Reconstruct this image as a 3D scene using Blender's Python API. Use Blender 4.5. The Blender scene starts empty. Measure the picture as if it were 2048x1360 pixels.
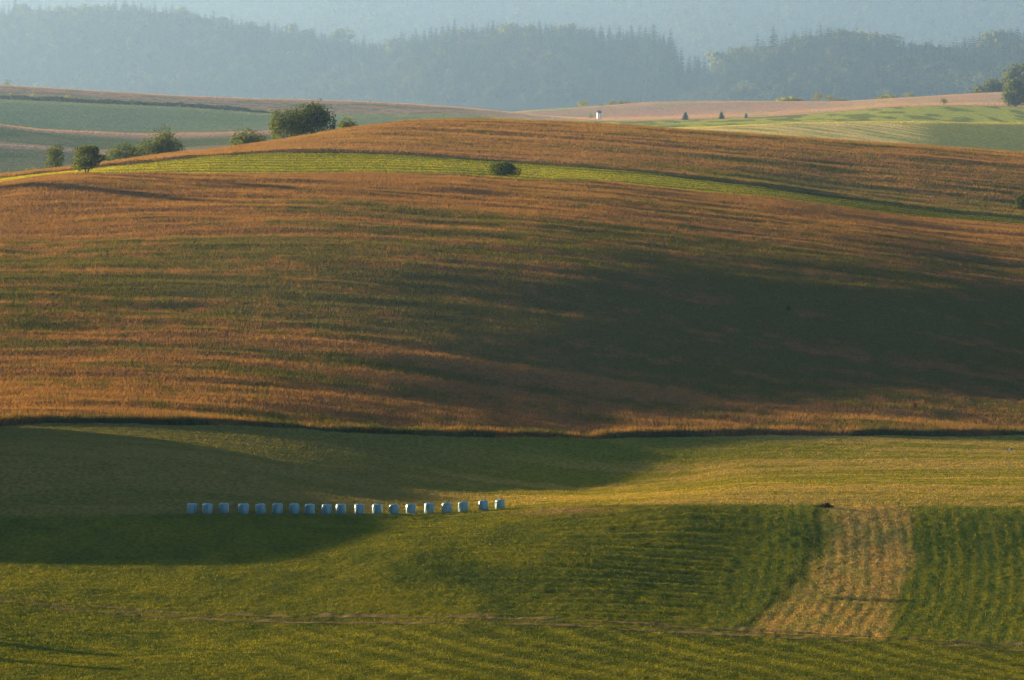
import bpy, math
import numpy as np

rng = np.random.default_rng(7)
C = bpy.context.scene.collection
R = math.radians

# ------------------------------------------------------------------ camera
HFOV = R(9.0)
TH = math.tan(HFOV / 2)
PX = TH / 1024.0                     # metres across per metre of distance, for 1/2048 of the frame
PITCH = R(2.64)
CP, SP = math.cos(PITCH), math.sin(PITCH)

def ray_z(v):                        # height change per metre of distance at picture row v
    b = (680.0 - v) * PX
    return (b * CP - SP) / (CP + b * SP)

def ray_x(u, v):
    b = (680.0 - v) * PX
    return (u - 1024.0) * PX / (CP + b * SP)

SUN_EL, SUN_AZ = R(8.5), R(35.0)     # low sun, to the left and a little beyond the scene
SUN = np.array([-math.cos(SUN_EL) * math.cos(SUN_AZ), math.cos(SUN_EL) * math.sin(SUN_AZ), math.sin(SUN_EL)])

# ------------------------------------------------------------------ noise
_T = [np.random.default_rng(100 + i).random((256, 256)) for i in range(8)]

def vnoise(x, y, k=0):
    x = np.asarray(x, float); y = np.asarray(y, float)
    xi = np.floor(x).astype(int); yi = np.floor(y).astype(int)
    fx = x - xi; fy = y - yi
    fx = fx * fx * fx * (fx * (6 * fx - 15) + 10); fy = fy * fy * fy * (fy * (6 * fy - 15) + 10)
    T = _T[k % 8]
    a = T[xi & 255, yi & 255]; b = T[(xi + 1) & 255, yi & 255]
    c = T[xi & 255, (yi + 1) & 255]; d = T[(xi + 1) & 255, (yi + 1) & 255]
    return (a * (1 - fx) + b * fx) * (1 - fy) + (c * (1 - fx) + d * fx) * fy

def fbm(x, y, k=0, o=4, g=.5):
    s = 0; a = 1; t = 0
    for i in range(o):
        s = s + a * vnoise(x * 2 ** i + 17.3 * i, y * 2 ** i + 9.1 * i, k + i); t += a; a *= g
    return s / t

def sstep(a, b, x):
    t = np.clip((x - a) / (b - a), 0, 1)
    return t * t * (3 - 2 * t)

def mix(a, b, t):
    t = np.asarray(t)[..., None]
    return np.asarray(a) * (1 - t) + np.asarray(b) * t

# ------------------------------------------------------------------ monotone cubic interpolation
def slopes(x, y):
    h = np.diff(x, axis=0); dl = np.diff(y, axis=0) / h
    m = np.zeros_like(y)
    w1 = 2 * h[1:] + h[:-1]; w2 = h[1:] + 2 * h[:-1]
    ok = dl[:-1] * dl[1:] > 0
    with np.errstate(divide='ignore', invalid='ignore'):
        hm = (w1 + w2) / (w1 / dl[:-1] + w2 / dl[1:])
    m[1:-1] = np.where(ok, hm, 0)
    m[0] = dl[0]; m[-1] = dl[-1]
    return m

def herm(x0, x1, y0, y1, m0, m1, x):
    h = x1 - x0; t = (x - x0) / h
    return ((2 * t ** 3 - 3 * t ** 2 + 1) * y0 + (t ** 3 - 2 * t ** 2 + t) * h * m0
            + (-2 * t ** 3 + 3 * t ** 2) * y1 + (t ** 3 - t ** 2) * h * m1)

def curve(kn, u):
    """smooth curve through (u, value) knots, held constant outside them"""
    if np.isscalar(kn):
        return np.full_like(np.asarray(u, float), kn)
    x = np.array([k[0] for k in kn], float); y = np.array([k[1] for k in kn], float)
    if len(x) == 1:
        return np.full_like(np.asarray(u, float), y[0])
    m = slopes(x, y) if len(x) > 2 else np.full(2, (y[1] - y[0]) / (x[1] - x[0]))
    uu = np.clip(u, x[0], x[-1])
    i = np.clip(np.searchsorted(x, uu, side='right') - 1, 0, len(x) - 2)
    return herm(x[i], x[i + 1], y[i], y[i + 1], m[i], m[i + 1], uu)

# ------------------------------------------------------------------ the lie of the land
E_V = [(0, 855), (100, 848), (250, 847), (400, 852), (560, 857), (800, 868), (1000, 873), (1200, 877), (1400, 875), (1700, 872), (2048, 874)]
E_D = [(0, 800), (300, 806), (700, 819), (1000, 834), (1500, 862), (2048, 880)]
SL_V = [(0, 366), (90, 352), (180, 348), (400, 349), (700, 347), (900, 348), (975, 354), (1040, 359), (1200, 365), (1350, 379), (1500, 392), (1700, 417), (1850, 435), (2048, 451)]
SL_D = [(0, 1150), (1000, 1200), (2048, 1230)]
SU_V = [(0, 360), (60, 353.5), (150, 343), (300, 325), (450, 310), (600, 304), (700, 304), (800, 308), (900, 315), (1000, 322), (1200, 335), (1340, 350), (1500, 370), (1700, 400), (1900, 425), (2048, 441)]
SU_D = [(0, 1235), (600, 1285), (1000, 1290), (2048, 1262)]
CB_V = [(0, 354), (100, 342), (210, 329), (300, 314), (440, 299), (540, 284), (680, 261), (760, 249), (850, 242), (950, 240), (1100, 245), (1260, 252), (1400, 262), (1600, 275), (1700, 283), (1850, 292), (2048, 308)]
CB_D = [(0, 1320), (700, 1450), (1000, 1500), (2048, 1500)]
TRACK_V = [(0, 1198), (130, 1212), (300, 1226), (600, 1236), (1000, 1240), (1150, 1244), (1300, 1254), (1500, 1268), (1700, 1280), (2048, 1299)]
TRACK_D = [(0, 632), (600, 620), (1300, 612), (2048, 604)]
CREST_TOP = [(-700, 30), (0, 8), (100, 5), (220, 0), (300, 5), (400, 20), (460, 30), (540, 42), (600, 50), (660, 60), (720, 74), (760, 84), (800, 70), (870, 56), (940, 46), (1050, 41), (1150, 46), (1260, 58), (1320, 58), (1350, 78), (1375, 112), (1420, 110), (1470, 90), (1520, 80), (1600, 58), (1680, 50), (1760, 62), (1850, 80), (1950, 72), (2035, 52), (2700, 40)]
CREST_D = [(-700, 18900), (0, 18450), (600, 17850), (760, 17400), (850, 16650), (1340, 15750), (1480, 14700), (2048, 13800)]

def frac_d(a, b, f):
    return lambda u: curve(a, u) * (1 - f) + curve(b, u) * f

# every row: (name, picture height v(u), distance d(u), rows of quads up to the next one)
ROWS = [
    ('near',  1900, 380, 20),
    ('low',   1640, 470, 60),
    ('foot',  [(0, 1385), (1024, 1380), (2048, 1400)], 545, 150),
    ('track', TRACK_V, TRACK_D, 110),
    ('lap',   [(0, 1142), (300, 1132), (600, 1112), (850, 1085), (1100, 1085), (1500, 1112), (2048, 1135)], [(0, 664), (600, 664), (1000, 666), (1400, 663), (2048, 660)], 120),
    ('bales', [(0, 1030), (400, 1028), (700, 1028), (850, 1027), (930, 1023), (1010, 1017), (1200, 1008), (1400, 1008), (1650, 1010), (2048, 1018)], [(0, 700), (400, 700), (1000, 710), (1400, 690), (2048, 690)], 130),
    ('mid',   [(0, 915), (300, 925), (700, 956), (1000, 980), (1150, 982), (1350, 964), (1500, 943), (2048, 934)], [(0, 735), (300, 742), (1000, 780), (1500, 795), (2048, 800)], 110),
    ('edge',  E_V, E_D, 14),
    ('bank',  lambda u: curve(E_V, u) - 14, lambda u: curve(E_D, u) + 9, 150),
    ('b1',    [(-400, 700), (0, 690), (300, 673), (700, 660), (1000, 662), (1500, 680), (2048, 720), (2400, 755)], frac_d(E_D, SL_D, .29), 150),
    ('b2',    [(-400, 565), (0, 558), (300, 539), (700, 520), (1000, 521), (1500, 545), (2048, 594), (2400, 630)], frac_d(E_D, SL_D, .5), 110),
    ('b3',    [(-400, 452), (0, 452), (300, 430), (700, 415), (1000, 418), (1500, 453), (2048, 508), (2400, 532)], frac_d(E_D, SL_D, .75), 80),
    ('strip', SL_V, SL_D, 60),
    ('upper', SU_V, SU_D, 90),
    ('crest', CB_V, CB_D, 12),
    ('dip',   lambda u: curve(CB_V, u) + 12, lambda u: curve(CB_D, u) + 130, 20),
    ('f1a',   [(0, 345), (200, 335), (400, 318), (600, 292), (900, 262), (1200, 268), (1500, 276), (1800, 298), (2048, 316)], 3402, 40),
    ('f1',    [(0, 289), (100, 296), (200, 307), (300, 312), (400, 305), (600, 286), (900, 258), (1200, 262), (1500, 267), (1800, 286), (2048, 303)], 3591, 10),
    ('f1b',   [(0, 290), (100, 297), (200, 307), (300, 308), (400, 301), (600, 283), (900, 258), (1200, 262), (1500, 264), (1800, 275), (2048, 288)], 3704, 40),
    ('f2',    [(0, 250), (100, 261), (200, 266), (300, 270), (480, 266), (600, 262), (900, 252), (1200, 258), (1360, 256), (1500, 250), (1620, 245), (1750, 244), (2048, 247)], 4063, 10),
    ('f2b',   [(0, 249), (100, 259), (200, 263), (300, 266), (480, 262), (600, 258), (900, 252), (1200, 258), (1400, 255), (1500, 251), (1800, 246), (2048, 249)], 4253, 40),
    ('green', [(0, 205), (200, 213), (400, 223), (550, 232), (700, 236), (900, 236), (1100, 244), (1240, 247), (1400, 246), (1500, 243), (1700, 234), (1800, 228), (2048, 231)], 4631, 20),
    ('line',  [(0, 197), (200, 206), (400, 216), (550, 226), (700, 228), (900, 229), (1100, 241), (1240, 243), (1400, 238), (1500, 235), (1700, 222), (1800, 214), (1890, 211), (2048, 214)], 4914, 30),
    ('c',     [(0, 170), (200, 182), (400, 193), (700, 202), (900, 213), (1000, 222), (1100, 232), (1200, 238), (1300, 236), (1400, 232), (1500, 228), (1700, 216), (1800, 208), (2048, 206)], 5292, 8),
    ('cb',    [(0, 180), (200, 190), (400, 201), (700, 210), (900, 220), (1000, 227), (1100, 233), (1200, 235), (1300, 231), (1500, 221), (1700, 211), (1800, 203), (2048, 197)], 5594, 30),
    ('d',     [(0, 190), (700, 216), (900, 224), (1000, 226), (1050, 222), (1200, 212), (1330, 203), (1500, 202), (1650, 203), (1800, 196), (1950, 187), (2048, 182)], 6048, 8),
    ('db',    [(0, 205), (1000, 233), (1200, 224), (1500, 214), (2048, 197)], 6804, 20),
    ('vale',  240, 9600, 30),
    ('foot2', [(0, 208), (1024, 212), (2048, 206)], lambda u: curve(CREST_D, u) - 1600, 60),
    ('ridge', lambda u: curve(CREST_TOP, u) + 47 * 16200 / curve(CREST_D, u), CREST_D, 20),
    ('back',  lambda u: curve(CREST_TOP, u) + 115, lambda u: curve(CREST_D, u) + 1800, 20),
    ('far0',  140, 23500, 60),
    ('far1',  [(0, -120), (700, -150), (1300, -110), (1500, -160), (2048, -230)], [(0, 34000), (1200, 34000), (1600, 30000), (2048, 28000)], 12),
    ('far2',  60, 38000, 0),
]

UC = np.concatenate([np.arange(-900, -120, 14.0), np.arange(-120, 2170, 2.5), np.arange(2170, 2860, 14.0)])
NU = len(UC)
rv = np.array([(r[1](UC) if callable(r[1]) else curve(r[1], UC)) for r in ROWS])
rd = np.array([(r[2](UC) if callable(r[2]) else curve(r[2], UC)) for r in ROWS])
rm = slopes(rd, rv)
ri = {r[0]: i for i, r in enumerate(ROWS)}
gd, gv, gt = [], [], []
for k in range(len(ROWS) - 1):
    n = ROWS[k][3]
    for j in range(n):
        s = j / n
        dd = rd[k] * (1 - s) + rd[k + 1] * s
        gd.append(dd); gv.append(herm(rd[k], rd[k + 1], rv[k], rv[k + 1], rm[k], rm[k + 1], dd)); gt.append(k + s)
gd.append(rd[-1]); gv.append(rv[-1]); gt.append(len(ROWS) - 1.0)
GD, GV, GT = np.array(gd), np.array(gv), np.array(gt)          # (rows, columns)
NR = len(GT)
TT = np.repeat(GT[:, None], NU, 1)
UU = np.repeat(UC[None, :], NR, 0)
GX = ray_x(UU, GV) * GD
GZ = ray_z(GV) * GD
T = ri

def zone(a, b, soft=.0):
    """1 between rows a and b"""
    return ((TT >= T[a]) & (TT < T[b])).astype(float)

# gentle undulation of the ground
amp = np.interp(GT, [0, T['track'], T['bales'], T['edge'], T['b1'], T['strip'], T['crest'], T['f1'], T['d'], T['vale'], T['ridge'], len(ROWS)],
                [.5, .35, .2, .25, .6, .45, .1, .5, .3, 3, 2, 30])[:, None]
wl = np.interp(GT, [0, T['crest'], T['d'], T['ridge'], len(ROWS)], [34, 46, 70, 120, 700])[:, None]
GZ += amp * (fbm(GX / wl + 40, GD / (wl * 1.6) + 11, 1, 3) - .5) * 2
# small relief of the tall meadow: tussocky drifts
tall = zone('edge', 'strip') + zone('upper', 'crest')
GZ += tall * .30 * (fbm(GX / 60.0 + 7, GD / 12.0 + GX * .012, 6, 3) - .5) * 2
GZ += tall * (.30 * (fbm(GX / 15.0 + GD * .01, GD / 5.0, 2, 3) - .5) * 2 + .07 * (fbm(GX / 3.0, GD / 2.4, 7, 2) - .5) * 2)

# the tall meadow stands on low banks above the mown ground
eb = GD - curve(E_D, UU); GZ += (.15 + .7 * fbm(GX / 9, GD * 0 + 3, 4, 3)) * sstep(.2, 1.4, eb) * np.exp(-np.maximum(eb, 0) / 35)
ub = GD - curve(SU_D, UU); GZ += .55 * sstep(.5, 3.5, ub) * np.exp(-np.maximum(ub, 0) / 45) * (TT > T['strip'])

# swaths left by the mower
band_l = np.interp(GD, [590, 612, 640, 668, 688, 702], [1490, 1500, 1600, 1645, 1658, 1668])
band_r = np.interp(GD, [590, 612, 640, 668, 688, 702], [1770, 1775, 1800, 1828, 1825, 1815])
wob = fbm(GX / 14, GD / 45, 3, 1) - .5
sl = curve([(585, 0), (612, 40), (640, 112), (668, 150), (702, 166)], GD)        # the strip swings to the right up the slope
XS = GX - sl * PX * 650
ph_along = XS / 1.25 + .35 * wob
ph_across = GD / 5.2 + 1.1 * wob
ph_low = (GX * .55 + GD * .18) / 2.6 + .9 * wob
def ridge(p):
    f = p - np.floor(p)
    return np.abs(2 * f - 1) ** 1.5 - .45
m_low = zone('near', 'track')
m_lap = zone('track', 'bales')
m_up = zone('bales', 'edge')
r_side = sstep(1380, 1560, UU + (GD - 650) * -1.5)
swath = (m_low * ridge(ph_low) * .8 * sstep(350, 800, UU) + m_low * ridge(ph_across) * .5 * (1 - sstep(350, 800, UU))
         + m_lap * (ridge(ph_along) * r_side * .3 + (.55 * ridge(ph_across) + .55 * ridge(GD / 3.1 + 1.6 * (fbm(GX / 22, GD / 60, 5, 2) - .5))) * (1 - r_side) * (.8 + .9 * sstep(900, 1300, UU)))
         + m_up * ridge(ph_across * .8) * .45)
SW = swath * (.55 + .9 * fbm(GX / 6, GD / 18, 5, 3))
GZ += .085 * SW
tuss = fbm(GX / 1.1, GD / 2.6, 6, 3) - .5
GZ += (m_low + m_lap + m_up) * .16 * tuss
sgreen = zone('strip', 'upper')
sg_w = (TT - T['strip']) * curve([(0, 3), (700, 9), (1200, 7), (2048, 3)], UU)
GZ += sgreen * .30 * ridge(sg_w + .8 * wob)

# short furrow cut across the dried strip
fd = np.interp(UU, [1650, 1760, 1850], [637.2, 636.6, 635.6])
FUR = sstep(1640, 1680, UU) * (1 - sstep(1800, 1850, UU)) * (.6 + .8 * fbm(GX / 1.5, GD * 0 + 8, 2, 3)) * ((TT > T['track']) & (TT < T['bales']))
GZ += FUR * (.10 * np.exp(-((GD - fd - 1.2) / .6) ** 2) - .14 * np.exp(-((GD - fd) / .6) ** 2))

# a knoll added outside the frame on the left to shade the bale meadow
shade_knoll = 0
for ka, kb, h0, h1 in (((-142, 640), (-100, 742), 10.0, 11.5), ((-100, 742), (-124, 832), 11.5, 15.0)):
    ka, kb = np.array(ka, float), np.array(kb, float)
    kl = np.linalg.norm(kb - ka); kt = (kb - ka) / kl
    ks = (GX - ka[0]) * kt[0] + (GD - ka[1]) * kt[1]; kq = -(GX - ka[0]) * kt[1] + (GD - ka[1]) * kt[0]
    ko = np.maximum(np.maximum(-ks, ks - kl), 0)
    kh = h0 + (h1 - h0) * np.clip(ks / kl, 0, 1)
    shade_knoll = np.maximum(shade_knoll, kh * np.exp(-(kq / 12.0) ** 2 - (ko / 9.0) ** 2))
GZ += shade_knoll

# ------------------------------------------------------------------ look-ups on that land
def col_index(u):
    i = np.clip(np.searchsorted(UC, u, side='right') - 1, 0, NU - 2)
    return i, (u - UC[i]) / (UC[i + 1] - UC[i])

def at_ut(u, r):
    """world points for columns u and fractional grid rows r"""
    i, f = col_index(np.asarray(u, float))
    r = np.clip(r, 0, NR - 1.001); j = r.astype(int); g = r - j
    def bi(A):
        return ((A[j, i] * (1 - f) + A[j, i + 1] * f) * (1 - g) + (A[j + 1, i] * (1 - f) + A[j + 1, i + 1] * f) * g)
    return bi(GX), bi(GD), bi(GZ)

def row_of_d(u, d):
    """fractional grid row for distance d in column u (vectors)"""
    i, f = col_index(np.asarray(u, float))
    lo = np.zeros(len(i), int); hi = np.full(len(i), NR - 1)
    D = lambda j: GD[j, i] * (1 - f) + GD[j, i + 1] * f
    for _ in range(14):
        m = (lo + hi) // 2
        big = D(m) > d
        hi = np.where(big, m, hi); lo = np.where(big, lo, m)
    a = D(lo); b = D(np.minimum(lo + 1, NR - 1))
    return lo + np.clip((d - a) / np.maximum(b - a, 1e-6), 0, 1)

def at_ud(u, d):
    u = np.atleast_1d(np.asarray(u, float)); d = np.atleast_1d(np.asarray(d, float))
    x, y, z = at_ut(u, row_of_d(u, d))
    return np.stack([x, y, z], -1)

def seen_d(u, v):
    """distance of the ground first met at column u, picture row v"""
    i = int(np.argmin(abs(UC - u)))
    z, d = GZ[:, i], GD[:, i]
    hit = np.nonzero(z / d >= ray_z(v))[0]
    return float(d[hit[0]])

def ground(u, v=None, d=None):
    if d is None:
        d = seen_d(u, v)
    return at_ud(u, d)[0]

def z_world(x, y):
    """height of the ground under a world point"""
    u = 1024 + x / (PX * y)
    p = at_ud(u, y)[0]
    return float(p[2])

# ------------------------------------------------------------------ materials
def mat(name):
    m = bpy.data.materials.new(name); m.use_nodes = True
    m.node_tree.nodes.clear()
    return m, m.node_tree.nodes, m.node_tree.links

def tint_ground(name, fine=2.2, rough=1.0, bump=.0):
    """soil and short grass: colours of the fields from the 'tint' attribute, broken up by noise"""
    m, n, l = mat(name)
    out = n.new('ShaderNodeOutputMaterial'); bs = n.new('ShaderNodeBsdfDiffuse'); bs.inputs['Roughness'].default_value = rough
    at = n.new('ShaderNodeAttribute'); at.attribute_name = 'tint'
    tc = n.new('ShaderNodeTexCoord')
    mp = n.new('ShaderNodeMapping'); mp.inputs['Scale'].default_value = (fine, fine * .4, fine)
    ns = n.new('ShaderNodeTexNoise'); ns.inputs['Scale'].default_value = 1.0; ns.inputs['Detail'].default_value = 4
    mr = n.new('ShaderNodeMapRange'); mr.inputs['From Min'].default_value = .3; mr.inputs['From Max'].default_value = .7
    mr.inputs['To Min'].default_value = .62; mr.inputs['To Max'].default_value = 1.38
    mx = n.new('ShaderNodeVectorMath'); mx.operation = 'SCALE'
    l.new(tc.outputs['Object'], mp.inputs['Vector']); l.new(mp.outputs['Vector'], ns.inputs['Vector'])
    l.new(ns.outputs['Fac'], mr.inputs['Value'])
    l.new(at.outputs['Vector'], mx.inputs[0]); l.new(mr.outputs['Result'], mx.inputs['Scale'])
    l.new(mx.outputs['Vector'], bs.inputs['Color'])
    l.new(bs.outputs['BSDF'], out.inputs['Surface'])
    return m

def leafy(name, col=None, trans=.45, attr=None, var=.35):
    m, n, l = mat(name)
    out = n.new('ShaderNodeOutputMaterial')
    df = n.new('ShaderNodeBsdfDiffuse'); tr = n.new('ShaderNodeBsdfTranslucent'); mx = n.new('ShaderNodeMixShader'); mx.inputs['Fac'].default_value = trans
    l.new(df.outputs[0], mx.inputs[1]); l.new(tr.outputs[0], mx.inputs[2]); l.new(mx.outputs[0], out.inputs['Surface'])
    if attr:
        at = n.new('ShaderNodeAttribute'); at.attribute_name = attr
        src = at.outputs['Vector']
    else:
        rgb = n.new('ShaderNodeRGB'); rgb.outputs[0].default_value = (*col, 1); src = rgb.outputs[0]
    tc = n.new('ShaderNodeTexCoord')
    ns = n.new('ShaderNodeTexNoise'); ns.inputs['Scale'].default_value = .9; ns.inputs['Detail'].default_value = 3
    l.new(tc.outputs['Object'], ns.inputs['Vector'])
    mr = n.new('ShaderNodeMapRange'); mr.inputs['From Min'].default_value = .3; mr.inputs['From Max'].default_value = .7
    mr.inputs['To Min'].default_value = 1 - var; mr.inputs['To Max'].default_value = 1 + var
    l.new(ns.outputs['Fac'], mr.inputs['Value'])
    sc = n.new('ShaderNodeVectorMath'); sc.operation = 'SCALE'
    l.new(src, sc.inputs[0]); l.new(mr.outputs['Result'], sc.inputs['Scale'])
    l.new(sc.outputs['Vector'], df.inputs['Color'])
    yl = n.new('ShaderNodeVectorMath'); yl.operation = 'MULTIPLY'; yl.inputs[1].default_value = (1.25, 1.2, .6)
    l.new(sc.outputs['Vector'], yl.inputs[0]); l.new(yl.outputs['Vector'], tr.inputs['Color'])
    return m

def solid(name, col, rough=.8, var=.25, scale=3.0, spec=.3):
    m, n, l = mat(name)
    out = n.new('ShaderNodeOutputMaterial'); bs = n.new('ShaderNodeBsdfPrincipled')
    tc = n.new('ShaderNodeTexCoord'); ns = n.new('ShaderNodeTexNoise'); ns.inputs['Scale'].default_value = scale; ns.inputs['Detail'].default_value = 5
    mr = n.new('ShaderNodeMapRange'); mr.inputs['From Min'].default_value = .3; mr.inputs['From Max'].default_value = .7
    mr.inputs['To Min'].default_value = 1 - var; mr.inputs['To Max'].default_value = 1 + var
    sc = n.new('ShaderNodeVectorMath'); sc.operation = 'SCALE'; sc.inputs[0].default_value = col
    l.new(tc.outputs['Object'], ns.inputs['Vector']); l.new(ns.outputs['Fac'], mr.inputs['Value']); l.new(mr.outputs['Result'], sc.inputs['Scale'])
    l.new(sc.outputs['Vector'], bs.inputs['Base Color']); l.new(bs.outputs[0], out.inputs['Surface'])
    bs.inputs['Roughness'].default_value = rough; bs.inputs['Specular IOR Level'].default_value = spec
    return m

M_GROUND = tint_ground('meadow_soil_and_stubble')
M_FAR = tint_ground('distant_field', fine=.5)
M_BLADE = leafy('grass_blades', attr='tint', trans=.4, var=.18)
M_BARK = solid('bark', (.09, .065, .045), .95)
M_LEAF_DARK = leafy('dark_leaves', (.050, .068, .016), .35)
M_LEAF_MID = leafy('green_leaves', (.075, .095, .022), .42)
M_LEAF_LIGHT = leafy('yellow_green_leaves', (.14, .15, .03), .45)
M_NEEDLE = leafy('spruce_needles', (.05, .068, .03), .25)
M_WOOD_FAR = leafy('forest_foliage', attr='tint', trans=.3, var=.2)

# ------------------------------------------------------------------ mesh building
def mesh_from(name, V, F, mats, tint=None, smooth=False, mat_idx=None):
    """V (n,3) array; F (m,k) array of one face size, or a list of such arrays"""
    Fs = F if isinstance(F, list) else [F]
    me = bpy.data.meshes.new(name)
    V = np.ascontiguousarray(V, dtype=np.float32)
    me.vertices.add(len(V)); me.vertices.foreach_set('co', V.ravel())
    loops = np.concatenate([f.ravel() for f in Fs]).astype(np.int32)
    tot = np.concatenate([np.full(len(f), f.shape[1]) for f in Fs]).astype(np.int32)
    st = np.concatenate([[0], np.cumsum(tot)[:-1]]).astype(np.int32)
    me.loops.add(len(loops)); me.loops.foreach_set('vertex_index', loops)
    me.polygons.add(len(tot)); me.polygons.foreach_set('loop_start', st); me.polygons.foreach_set('loop_total', tot)
    me.polygons.foreach_set('use_smooth', np.full(len(tot), smooth))
    if mat_idx is not None:
        me.polygons.foreach_set('material_index', np.asarray(mat_idx, np.int32))
    for m in mats if isinstance(mats, (list, tuple)) else [mats]:
        me.materials.append(m)
    if tint is not None:
        a = me.attributes.new('tint', 'FLOAT_COLOR', 'POINT')
        t = np.ones((len(V), 4), np.float32); t[:, :3] = tint
        a.data.foreach_set('color', t.ravel())
    me.update(calc_edges=True)
    return me

def put(name, me, parent=None, loc=None, label=None, cat=None, group=None, kind=None):
    o = bpy.data.objects.new(name, me); C.objects.link(o)
    if parent: o.parent = parent
    if loc is not None: o.location = [float(c) for c in loc]
    tag(o, label, cat, group, kind)
    return o

def tag(o, label=None, cat=None, group=None, kind=None):
    if label: o['label'] = label
    if cat: o['category'] = cat
    if group: o['group'] = group
    if kind: o['kind'] = kind

def empty(name, loc, label, cat, group=None, rz=0.0):
    o = bpy.data.objects.new(name, None); C.objects.link(o)
    o.location = [float(c) for c in loc]; o.rotation_euler = (0, 0, rz)
    o.empty_display_size = .5
    tag(o, label, cat, group)
    return o

# ------------------------------------------------------------------ colours of the fields
BROWN = np.array([.19, .098, .034]); RUST = np.array([.17, .088, .034]); STRAW = np.array([.36, .21, .07])
OLIVE = np.array([.086, .074, .020]); GREEN = np.array([.070, .080, .011]); DEEP = np.array([.028, .042, .012])
HAY = np.array([.29, .20, .042]); CUT = np.array([.180, .158, .014]); PINK = np.array([.36, .22, .14])

def dry_mask(x, d):
    """how dry the tall meadow is: long drifts running across the slope"""
    s = fbm(x / 55 + .004 * d, d / 11 + x * .012, 0, 5, .62)
    f = fbm(x / 3.0, d / 6.0, 4, 3, .6)
    return s * .62 + f * .38

def tall_colour(x, d, u, t):
    g = dry_mask(x, d)
    bias = np.interp(t, [T['edge'], T['edge'] + 1.2, T['b1'] + .4, T['b2'] + .2, T['b3'], T['strip'], T['upper'], T['crest']], [.05, .02, -.15, -.12, .04, .10, .08, .10])
    right = sstep(1000, 1700, u) * np.interp(t, [T['edge'], T['bank'] + .35, T['b1'], T['b3'], T['strip'], T['upper'], T['upper'] + .5, T['crest']], [.05, -.01, -.03, .02, .02, -.30, -.08, -.03])
    left = (1 - sstep(0, 700, u)) * np.interp(t, [T['edge'], T['bank'] + .5, T['b2'], T['b3']], [.16, .10, .02, .03])
    k = sstep(.34, .58, g + bias + right + left)
    hue = fbm(x / 25, d / 30, 5, 3)
    dry = mix(BROWN, RUST, sstep(.35, .65, hue))
    wet = mix(OLIVE, GREEN * np.array([1.15, .9, 1]), sstep(.4, .62, fbm(x / 30, d / 40, 6, 3)) * .8)
    c = mix(wet, dry, k)
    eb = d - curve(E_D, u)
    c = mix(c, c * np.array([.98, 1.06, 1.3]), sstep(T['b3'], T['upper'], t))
    return mix(c, DEEP, (1 - sstep(.8, 2.6, eb)) * (t < T['bank'] + .5) * (.35 + .65 * sstep(.35, .6, fbm(x / 7, d / 9, 5, 3)))), k  # shaded bank front along the edge, painted in as dark weed green

def along_lines(x, d):
    sl = curve([(585, 0), (612, 40), (640, 112), (668, 150), (702, 166)], d)
    p = (x - sl * PX * 650) / 1.25 + .35 * (fbm(x / 14, d / 45, 3, 1) - .5)
    return np.abs(2 * (p % 1) - 1)

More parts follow.
